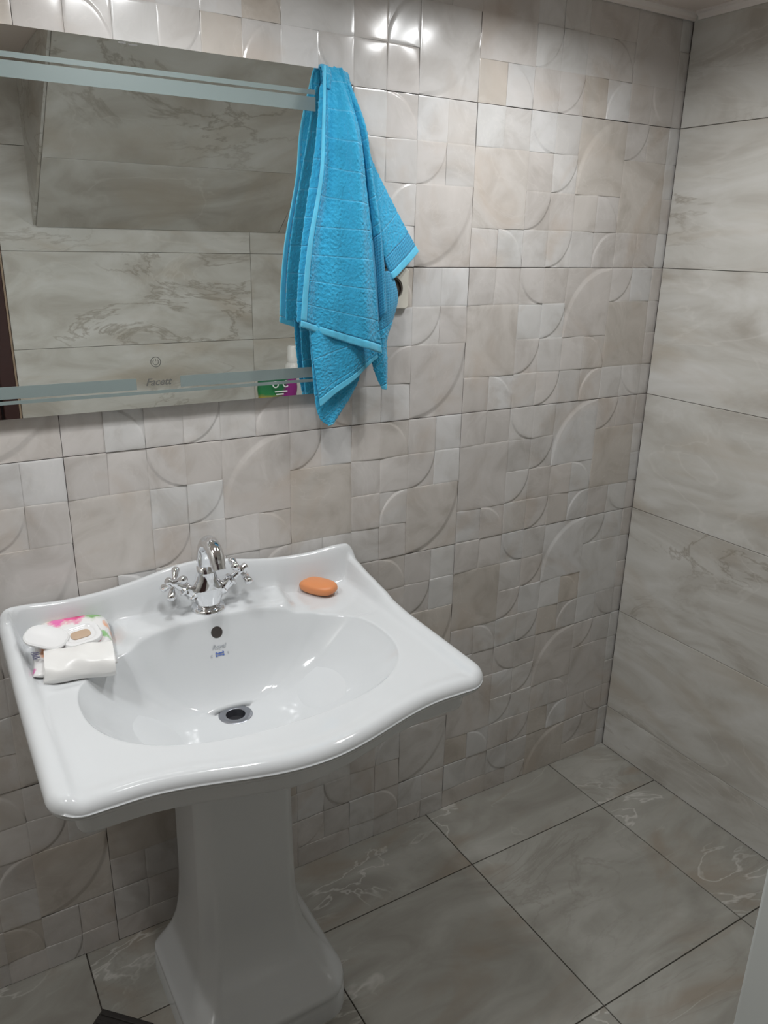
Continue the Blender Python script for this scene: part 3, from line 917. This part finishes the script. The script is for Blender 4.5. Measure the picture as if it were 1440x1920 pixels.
link('opening', plate_rings('opening', [(0.034, 0.020, 0.008, 0.0), (0.034, 0.020, 0.008, 0.0016), (0.031, 0.017, 0.007, 0.0022)]), M['wipe'], rim, (0.0, 0.0, 0.004))
lid = link('flip_lid', plate_rings('flip_lid', [(0.074, 0.058, 0.024, 0.0), (0.074, 0.058, 0.024, 0.003), (0.069, 0.053, 0.022, 0.005), (0.061, 0.045, 0.020, 0.0035)]), M['plastic'], wp, (-0.043, -0.002, 0.048))
lid.rotation_euler = (math.radians(10), math.radians(12), math.radians(-24))
tx = link('side_lettering', text_me('side_lettering', 'ЭММА', 0.016, 0.0, 0.0001, bold=0.0003), M['navy_print'], wp, (-0.0625, -0.030, 0.028))
tx.rotation_euler = (math.radians(0), math.radians(-48), math.radians(-92))

# ------------------------------------------------------------------ LED mirror
MX0, MX1, MZ0, MZ1 = -1.712, -1.018, 1.2238, 1.8270
MYF, MYB = -0.022, -0.0175
mt = empty('wall_mirror', ((MX0 + MX1) / 2, 0.0, MZ0))
tag(mt, 'rectangular wall mirror with frosted bands above and below, over the washbasin', 'mirror')
def mloc(x, y, z): return (x - (MX0 + MX1) / 2, y, z - MZ0)
link('mirror_glass', box_me('mirror_glass', mloc(MX0, MYF, MZ0), mloc(MX1, MYB, MZ1)), M['mirror'], mt)
link('back_housing', box_me('back_housing', mloc(MX0 + 0.03, MYB, MZ0 + 0.03), mloc(MX1 - 0.03, -0.0115, MZ1 - 0.03), 0.002), M['housing'], mt)
def band(x0, x1, z0, z1):
    link('frosted_band', box_me('frosted_band', mloc(x0, MYF - 0.0005, z0), mloc(x1, MYF + 0.0002, z1)), M['frost'], mt)
e = 0.010
band(MX0 + e, MX1 - e, MZ1 - 0.0445, MZ1 - 0.0365); band(MX0 + e, MX1 - e, MZ1 - 0.0725, MZ1 - 0.0485)
LX = -1.3585
band(MX0 + e, LX - 0.040, MZ0 + 0.0345, MZ0 + 0.0555); band(LX + 0.042, MX1 - e, MZ0 + 0.0345, MZ0 + 0.0555)
band(MX0 + e, MX1 - e, MZ0 + 0.0250, MZ0 + 0.0310)
def upright(me_): me_.transform(Matrix.Rotation(math.radians(90), 4, 'X')); return me_
link('brand_lettering', upright(text_me('brand_lettering', 'Facett', 0.019, 0.35, 0.0001, bold=0.0002)), M['logo'], mt, mloc(LX, MYF - 0.0004, MZ0 + 0.0465))
link('edge_chip', box_me('edge_chip', mloc(-1.383, MYF - 0.0004, MZ1 - 0.0045), mloc(-1.371, MYF + 0.0002, MZ1 - 0.0015)), M['logo'], mt)
link('edge_chip', box_me('edge_chip', mloc(-1.367, MYF - 0.0004, MZ1 - 0.0055), mloc(-1.352, MYF + 0.0002, MZ1 - 0.0030)), M['logo'], mt)
def ring_me(name, r0, r1, a0=0, a1=360, n=36):
    vs, fs = [], []
    for k in range(n + 1):
        a = math.radians(a0 + (a1 - a0) * k / n)
        vs += [(r0 * math.cos(a), -0.0003, r0 * math.sin(a)), (r1 * math.cos(a), -0.0003, r1 * math.sin(a))]
    for k in range(n): fs.append((2*k, 2*k+1, 2*k+3, 2*k+2))
    return mk(name, vs, fs, False)
tb = link('touch_switch', ring_me('touch_switch', 0.0085, 0.0097), M['logo'], mt, mloc(LX - 0.002, MYF - 0.0003, MZ0 + 0.0835))
link('power_symbol', ring_me('power_symbol', 0.0046, 0.0056, 125, 415), M['logo'], tb)
link('power_bar', box_me('power_bar', (-0.0005, -0.0004, 0.0015), (0.0005, -0.0001, 0.0062)), M['logo'], tb)

# ------------------------------------------------------------------ wall socket
so = empty('wall_socket', (-0.846, -0.008, 1.432))
tag(so, 'ivory wall socket half hidden behind the blue towel', 'socket')
me = plate_rings('socket_plate', [(0.082, 0.084, 0.007, 0.0), (0.082, 0.084, 0.007, 0.006), (0.077, 0.079, 0.006, 0.0095), (0.050, 0.050, 0.0245, 0.0095), (0.046, 0.046, 0.0225, 0.004)])
me.transform(Matrix.Rotation(math.radians(90), 4, 'X'))
link('socket_plate', me, M['socket'], so)
link('socket_well', lathe_me('socket_well', [(0.0, 0.005), (0.0215, 0.005), (0.0225, 0.0098), (0.0205, 0.0098), (0.0195, 0.0062), (0.0, 0.0062)], 32, axis=Matrix.Rotation(math.radians(90), 4, 'X')), M['socket_dark'], so)

# ------------------------------------------------------------------ bath towel
def terry(name, base, hem=False):
    N = NT(name)
    uv = N.n.new('ShaderNodeUVMap'); uv.uv_map = 'UVMap'
    tc = N.n.new('ShaderNodeTexCoord')
    sp = N.n.new('ShaderNodeSeparateXYZ'); N.lk(uv.outputs[0], sp.inputs[0])
    fuzz = N.noise(tc.outputs['Object'], 300, 3, 0.75)
    big = N.noise(tc.outputs['Object'], 30, 3)
    col = N.mix(N.ramp(big, [(0.35, (0, 0, 0)), (0.7, (1, 1, 1))]), tuple(q * 0.90 for q in base), tuple(min(1, q * 1.06) for q in base))
    if not hem:
        # woven lines every 5 cm down the cloth
        fr = N.math('FRACT', N.math('DIVIDE', sp.outputs[1], 0.052))
        ln = N.ramp(fr, [(0.0, (0, 0, 0)), (0.46, (0, 0, 0)), (0.50, (1, 1, 1)), (0.54, (0, 0, 0)), (1.0, (0, 0, 0))])
        col = N.mix(N.math('MULTIPLY', ln, 0.34), col, (0.20, 0.58, 0.82))
        N.lk(col, N.b.inputs['Base Color'])
        hgt = N.math('SUBTRACT', fuzz, N.math('MULTIPLY', ln, 0.5))
        N.bump(hgt, 0.7, 0.0028)
    else:
        rib = N.math('SINE', N.math('MULTIPLY', sp.outputs[0], 330.0))
        N.lk(col, N.b.inputs['Base Color'])
        N.bump(N.math('ADD', rib, fuzz), 0.3, 0.001)
    N.set(Roughness=0.95, Sheen_Weight=0.35, Sheen_Roughness=0.5)
    N.b.inputs['Specular IOR Level'].default_value = 0.1
    return N.mat
TB = (0.040, 0.385, 0.64)
M['terry'] = terry('blue_terry', TB)
M['terry_hem'] = terry('blue_hem', (0.11, 0.50, 0.72), True)
def waffle():
    N = NT('blue_waffle')
    uv = N.n.new('ShaderNodeUVMap'); uv.uv_map = 'UVMap'
    sp = N.n.new('ShaderNodeSeparateXYZ'); N.lk(uv.outputs[0], sp.inputs[0])
    sx = N.math('SINE', N.math('MULTIPLY', sp.outputs[0], 2 * math.pi / 0.0058))
    sy = N.math('SINE', N.math('MULTIPLY', sp.outputs[1], 2 * math.pi / 0.0058))
    hole = N.ramp(N.math('MULTIPLY', N.math('ADD', sx, 1), N.math('ADD', sy, 1)), [(0.45, (0, 0, 0)), (0.9, (1, 1, 1))])
    hole = N.math('MULTIPLY', hole, 1.0)
    tc = N.n.new('ShaderNodeTexCoord'); fuzz = N.noise(tc.outputs['Object'], 420, 3, 0.7)
    N.lk(N.mix(N.math('MULTIPLY', hole, 0.55), (0.06, 0.40, 0.66), (0.012, 0.16, 0.34)), N.b.inputs['Base Color'])
    N.bump(N.math('SUBTRACT', N.math('MULTIPLY', fuzz, 0.5), hole), 0.9, 0.0025)
    N.set(Roughness=0.95, Sheen_Weight=0.3); N.b.inputs['Specular IOR Level'].default_value = 0.1
    return N.mat
M['waffle'] = waffle()
tw = empty('bath_towel', (-0.985, -0.03, 1.12))
tag(tw, 'bright blue terry bath towel hung over the top corner of the mirror', 'towel')
TO = Vector((-0.985, -0.03, 1.12))
PILE = bpy.data.textures.new('terry_pile', 'CLOUDS'); PILE.noise_scale = 0.0048; PILE.noise_depth = 2
def cloth(name, left, right, rows=60, cols=26, fold=None, thick=0.0045, part=None, mat=None, mats=None):
    """cloth sheet between two edge curves; fold(a,t) gives outward (toward the room) offset. part: list of (name, t0, t1, material)"""
    Lc, Rc = catmull(left, rows), catmull(right, rows)
    grid = []
    for j in range(rows + 1):
        row = []
        for i in range(cols + 1):
            a = i / cols; t = j / rows
            p = Lc[j].lerp(Rc[j], a).copy()
            if fold: p.y -= fold(a, t)
            row.append(p)
        grid.append(row)
    vl = [0.0]
    for j in range(rows): vl.append(vl[-1] + ((grid[j + 1][cols // 2] - grid[j][cols // 2]).length))
    for nm, t0, t1, mt_, ex, *cc in part:
        c0, c1 = (cc + [0, cols])[:2] if cc else (0, cols)
        j0, j1 = round(t0 * rows), round(t1 * rows)
        vs, fs, uvs = [], [], []
        for j in range(j0, j1 + 1):
            ul = 0.0
            for i in range(cols + 1):
                if i: ul += (grid[j][i] - grid[j][i - 1]).length
                if i < c0 or i > c1: continue
                p = grid[j][i] - TO
                vs.append(p); uvs.append((ul, vl[j]))
        n = c1 - c0 + 1
        for j in range(j1 - j0):
            for i in range(c1 - c0):
                q = j * n + i
                fs.append((q, q + n, q + n + 1, q + 1))
        me_ = mk(nm, vs, fs)
        ul_ = me_.uv_layers.new(name='UVMap')
        for lp in me_.loops: ul_.data[lp.index].uv = uvs[lp.vertex_index]
        o = link(nm, me_, mt_, tw)
        md = o.modifiers.new('thickness', 'SOLIDIFY'); md.thickness = thick + ex; md.offset = 0.0
        deep_ = mt_ is M['terry']
        sb = o.modifiers.new('soft', 'SUBSURF'); sb.levels = sb.render_levels = 2 if deep_ else 1
        if deep_:
            dp = o.modifiers.new('pile', 'DISPLACE'); dp.texture = PILE; dp.strength = 0.0030; dp.mid_level = 0.5
def gauss(a, c, w_): return math.exp(-((a - c) / w_) ** 2)
# front fold
cloth('front', [(-1.020, -0.034, 1.829), (-1.037, -0.060, 1.730), (-1.046, -0.066, 1.639), (-1.071, -0.068, 1.526), (-1.083, -0.068, 1.440), (-1.089, -0.066, 1.366)],
      [(-0.984, -0.040, 1.829), (-0.967, -0.074, 1.717), (-0.955, -0.082, 1.622), (-0.943, -0.086, 1.520), (-0.930, -0.086, 1.415), (-0.909, -0.078, 1.306)],
      fold=lambda a, t: 0.020 * min(1, t * 5) * gauss(a, 0.78, 0.17) + 0.010 * gauss(a, 0.04, 0.10) * (1 - 0.5 * t) - 0.007 * gauss(a, 0.27, 0.14) * min(1, t * 4) + 0.0022 * math.sin(a * 17 + t * 2) * t + 0.006 * gauss(a, 1.0, 0.08) * (1 - t),
      part=[('front_panel', 0, 0.965, M['terry'], 0, 3, 40), ('edge_band', 0, 0.965, M['terry_hem'], 0.0006, 0, 3), ('hem_band', 0.965, 1, M['terry_hem'], 0.0008)], rows=84, cols=40)
# the bunched top going over the mirror's corner
cloth('top', [(-1.024, -0.046, 1.790), (-1.024, -0.043, 1.818), (-1.022, -0.030, 1.831), (-1.020, -0.017, 1.824), (-1.018, -0.013, 1.800)],
      [(-0.962, -0.040, 1.785), (-0.962, -0.038, 1.812), (-0.964, -0.028, 1.825), (-0.966, -0.017, 1.818), (-0.966, -0.013, 1.795)],
      fold=lambda a, t: 0.005 * math.sin(a * math.pi * 3.5) * (1 - t), part=[('top_fold', 0, 1, M['terry'], 0)], rows=24, cols=20)
# rolled folds between front and side
cloth('roll', [(-0.998, -0.036, 1.832), (-0.973, -0.060, 1.717), (-0.960, -0.060, 1.622), (-0.948, -0.060, 1.520), (-0.938, -0.060, 1.430), (-0.928, -0.058, 1.350)],
      [(-0.964, -0.026, 1.822), (-0.940, -0.046, 1.735), (-0.925, -0.050, 1.650), (-0.905, -0.052, 1.560), (-0.893, -0.052, 1.480), (-0.886, -0.050, 1.400)],
      fold=lambda a, t: min(1, t * 4 + 0.2) * (0.018 * gauss(a, 0.25, 0.2) + 0.022 * gauss(a, 0.72, 0.2)), part=[('side_roll', 0, 0.62, M['terry'], 0), ('waffle_strip', 0.62, 1, M['waffle'], 0)], cols=20)
# outer corner flap lying near the wall
cloth('flap', [(-0.985, -0.026, 1.828), (-0.955, -0.040, 1.730), (-0.935, -0.044, 1.640), (-0.912, -0.044, 1.560), (-0.895, -0.044, 1.500), (-0.872, -0.044, 1.452)],
      [(-0.968, -0.022, 1.826), (-0.931, -0.026, 1.740), (-0.906, -0.026, 1.676), (-0.858, -0.026, 1.603), (-0.822, -0.026, 1.552), (-0.789, -0.026, 1.508)],
      fold=lambda a, t: 0.010 * t * math.sin(a * math.pi) + 0.012 * t * gauss(a, 0.05, 0.25), part=[('corner_flap', 0, 0.83, M['terry'], 0), ('waffle_strip', 0.83, 0.94, M['waffle'], 0), ('hem_band', 0.94, 1, M['terry_hem'], 0.0006)], rows=70)
# lower side fold with the second hem
cloth('low', [(-0.935, -0.050, 1.470), (-0.930, -0.050, 1.400), (-0.925, -0.050, 1.340), (-0.916, -0.050, 1.290), (-0.900, -0.048, 1.250), (-0.884, -0.046, 1.226)],
      [(-0.868, -0.046, 1.470), (-0.851, -0.046, 1.418), (-0.863, -0.046, 1.370), (-0.877, -0.046, 1.330), (-0.875, -0.046, 1.280), (-0.876, -0.046, 1.224)],
      fold=lambda a, t: 0.016 * math.sin(math.pi * a) * (1 - 0.6 * t), part=[('waffle_strip', 0, 0.40, M['waffle'], 0), ('side_tail', 0.40, 0.94, M['terry'], 0), ('hem_band', 0.94, 1, M['terry_hem'], 0.0005)], cols=16)
# tail: front layer with slanting hem, and the back layer reaching lower
cloth('tailf', [(-1.064, -0.056, 1.400), (-1.060, -0.058, 1.330), (-1.052, -0.060, 1.262), (-1.043, -0.060, 1.203)],
      [(-0.915, -0.058, 1.400), (-0.910, -0.060, 1.360), (-0.908, -0.060, 1.325), (-0.905, -0.058, 1.296)],
      fold=lambda a, t: 0.007 * math.sin(a * math.pi) + 0.003 * math.sin(a * 11 + 2 * t), part=[('tail_front', 0, 0.90, M['terry'], 0), ('hem_band', 0.90, 1, M['terry_hem'], 0.0006)], rows=50)
cloth('tailb', [(-1.058, -0.044, 1.380), (-1.052, -0.044, 1.290), (-1.044, -0.044, 1.205), (-1.032, -0.044, 1.172), (-1.014, -0.044, 1.158)],
      [(-0.932, -0.040, 1.380), (-0.936, -0.040, 1.315), (-0.935, -0.040, 1.268), (-0.954, -0.040, 1.225), (-1.004, -0.042, 1.160)],
      fold=lambda a, t: 0.004 * math.sin(a * math.pi), part=[('tail_back', 0, 0.97, M['terry'], 0), ('hem_band', 0.97, 1, M['terry_hem'], 0.0005)], rows=50)
# back layer showing as a narrow strip left of the front fold
cloth('backl', [(-1.022, -0.030, 1.800), (-1.040, -0.042, 1.690), (-1.066, -0.046, 1.560), (-1.082, -0.048, 1.450), (-1.086, -0.048, 1.372)],
      [(-0.990, -0.040, 1.800), (-0.985, -0.048, 1.690), (-0.985, -0.050, 1.560), (-0.985, -0.050, 1.450), (-0.985, -0.050, 1.372)],
      fold=lambda a, t: 0.002 * math.sin(a * 9), part=[('back_panel', 0, 1, M['terry'], 0)], cols=14)

# ------------------------------------------------------------------ appliance at the right, its bottle and packet (seen in the mirror)
WX0, WX1, WY0, WY1, WH = -0.787, -0.190, -1.600, -1.000, 0.846
wm = empty('washing_machine', ((WX0 + WX1) / 2, (WY0 + WY1) / 2, 0))
tag(wm, 'white boxy enamelled appliance with a flat side panel at the right edge', 'appliance')
def wl(x, y, z): return (x - (WX0 + WX1) / 2, y - (WY0 + WY1) / 2, z)
link('cabinet', box_me('cabinet', wl(WX0, WY0, 0.02), wl(WX1, WY1, WH - 0.03), 0.006, 3), M['enamel'], wm)
link('top_panel', box_me('top_panel', wl(WX0 + 0.001, WY0, WH - 0.029), wl(WX1 - 0.001, WY1 - 0.002, WH), 0.006, 3), M['enamel'], wm)
link('control_strip', box_me('control_strip', wl(WX0 + 0.02, WY1 - 0.004, WH - 0.15), wl(WX1 - 0.02, WY1 + 0.004, WH - 0.045), 0.003), M['enamel'], wm)
rot90 = Matrix.Translation(Vector(wl((WX0 + WX1) / 2, WY1, 0.42))) @ Matrix.Rotation(math.radians(-90), 4, 'X')
dr = link('door_ring', lathe_me('door_ring', [(0.125, 0.0), (0.165, 0.0), (0.165, 0.014), (0.150, 0.024), (0.125, 0.016)], 48, axis=rot90, cap=False), M['enamel'], wm)
link('door_glass', lathe_me('door_glass', [(0.0, 0.003), (0.124, 0.008), (0.124, 0.002), (0.0, 0.001)], 40, axis=rot90), M['black'], dr)
for sx in (0.05, -0.05):
    for sy in (0.06, -0.06):
        x = WX0 + 0.05 if sx > 0 else WX1 - 0.05; y = WY0 + 0.06 if sy > 0 else WY1 - 0.06
        link('foot', lathe_me('foot', [(0.0, 0.0), (0.022, 0.0), (0.022, 0.008), (0.012, 0.010), (0.012, 0.022), (0.0, 0.022)], 18), M['black'], wm, wl(x, y, 0.0))

def packet_mat():
    N = NT('packet_print')
    tc = N.n.new('ShaderNodeTexCoord'); sp = N.n.new('ShaderNodeSeparateXYZ'); N.lk(tc.outputs['Object'], sp.inputs[0])
    nz = N.noise(tc.outputs['Object'], 22, 3)
    s1 = N.math('ADD', sp.outputs[2], N.math('MULTIPLY', nz, 0.03))
    col = N.ramp(N.math('MULTIPLY', s1, 4.0), [(0.46, (0.30, 0.44, 0.05)), (0.54, (0.42, 0.30, 0.06)), (0.60, (0.02, 0.20, 0.06)), (0.84, (0.015, 0.11, 0.06)), (0.90, (0.01, 0.05, 0.04))])
    pf = N.ramp(N.math('ADD', N.math('MULTIPLY', sp.outputs[0], 9.0), N.math('MULTIPLY', N.math('SUBTRACT', 0.17, sp.outputs[2]), 5.0)), [(0.18, (0, 0, 0)), (0.32, (1, 1, 1))])
    col = N.mix(pf, col, (0.26, 0.02, 0.20))
    N.lk(col, N.b.inputs['Base Color']); N.set(Roughness=0.25)
    return N.mat
M['packet'] = packet_mat()
pk = empty('washing_powder_packet', (-0.565, -1.30, WH))
tag(pk, 'purple and green printed plastic packet reflected in the mirror beside the towel', 'packet')
def pouch():
    vs, fs = [], []
    W_, Hh, n, m_ = 0.165, 0.222, 28, 16
    for i in range(m_ + 1):
        z = Hh * i / m_
        d = 0.034 * (1 - (i / m_) ** 2.2) ** 0.7 + 0.003
        w_ = W_ / 2 * (1 - 0.05 * math.sin(math.pi * i / m_)) + 0.002 * math.sin(i * 1.3)
        for k in range(n):
            a = 2 * math.pi * k / n
            c, s = math.cos(a), math.sin(a)
            vs.append((w_ * math.copysign(abs(c) ** 0.7, c), d * math.copysign(abs(s) ** 0.9, s), z))
    for i in range(m_):
        for k in range(n):
            p, q = i * n + k, i * n + (k + 1) % n; fs.append((p, q, q + n, p + n))
    fs.append(tuple(reversed(range(n)))); fs.append(tuple(m_ * n + k for k in range(n)))
    return mk('pouch', vs, fs)
link('pouch', pouch(), M['packet'], pk)
def arc_mark(x, z, r, a0, a1):
    me_ = ring_me('print_mark', r * 0.68, r, a0, a1, 18)
    me_.transform(Matrix.Rotation(math.radians(180), 4, 'Z'))
    link('print_mark', me_, M['white_print'], pk, (x, 0.0345, z))
arc_mark(0.02, 0.172, 0.013, -140, 140); arc_mark(-0.022, 0.172, 0.013, 0, 360)
for x_, z_, w_ in ((0.0, 0.142, 0.05), (-0.005, 0.132, 0.03)):
    link('print_mark', box_me('print_mark', (x_ - w_ / 2, 0.0335, z_), (x_ + w_ / 2, 0.0352, z_ + 0.005)), M['white_print'], pk)
for k in range(7):
    a = k / 6
    link('print_mark', box_me('print_mark', (0.055 - 0.11 * a, 0.034, 0.112 - 0.022 * a * a), (0.064 - 0.11 * a, 0.0365, 0.122 - 0.022 * a * a)), M['white_print'], pk)

bt = empty('white_bottle', (-0.470, -1.36, WH))
tag(bt, 'white bottle with a pale screw cap reflected above the frosted band', 'bottle')
link('bottle_body', lathe_me('bottle_body', [(0.0, 0.0), (0.034, 0.0), (0.036, 0.004), (0.036, 0.20), (0.033, 0.222), (0.024, 0.236), (0.020, 0.240), (0.0, 0.240)], 36), M['bottle'], bt)
link('cap', lathe_me('cap', [(0.0, 0.238), (0.024, 0.238), (0.0245, 0.262), (0.023, 0.264), (0.023, 0.292), (0.019, 0.300), (0.0, 0.302)], 32), M['bottle'], bt)

# ------------------------------------------------------------------ dark ribbed mat on the floor, lower left
ma = empty('ribbed_mat', (-1.66, -0.30, 0.0), math.radians(44))
tag(ma, 'dark ribbed rubber pad on the floor left of the pedestal', 'floor pad')
link('pad', box_me('pad', (-0.11, -0.06, 0.0005), (0.13, 0.06, 0.008), 0.003, 2), M['mat'], ma)
for k in range(12):
    x = -0.10 + 0.0195 * k
    link('rib', box_me('rib', (x, -0.055, 0.008), (x + 0.009, 0.055, 0.0115), 0.0015, 1), M['mat'], ma)
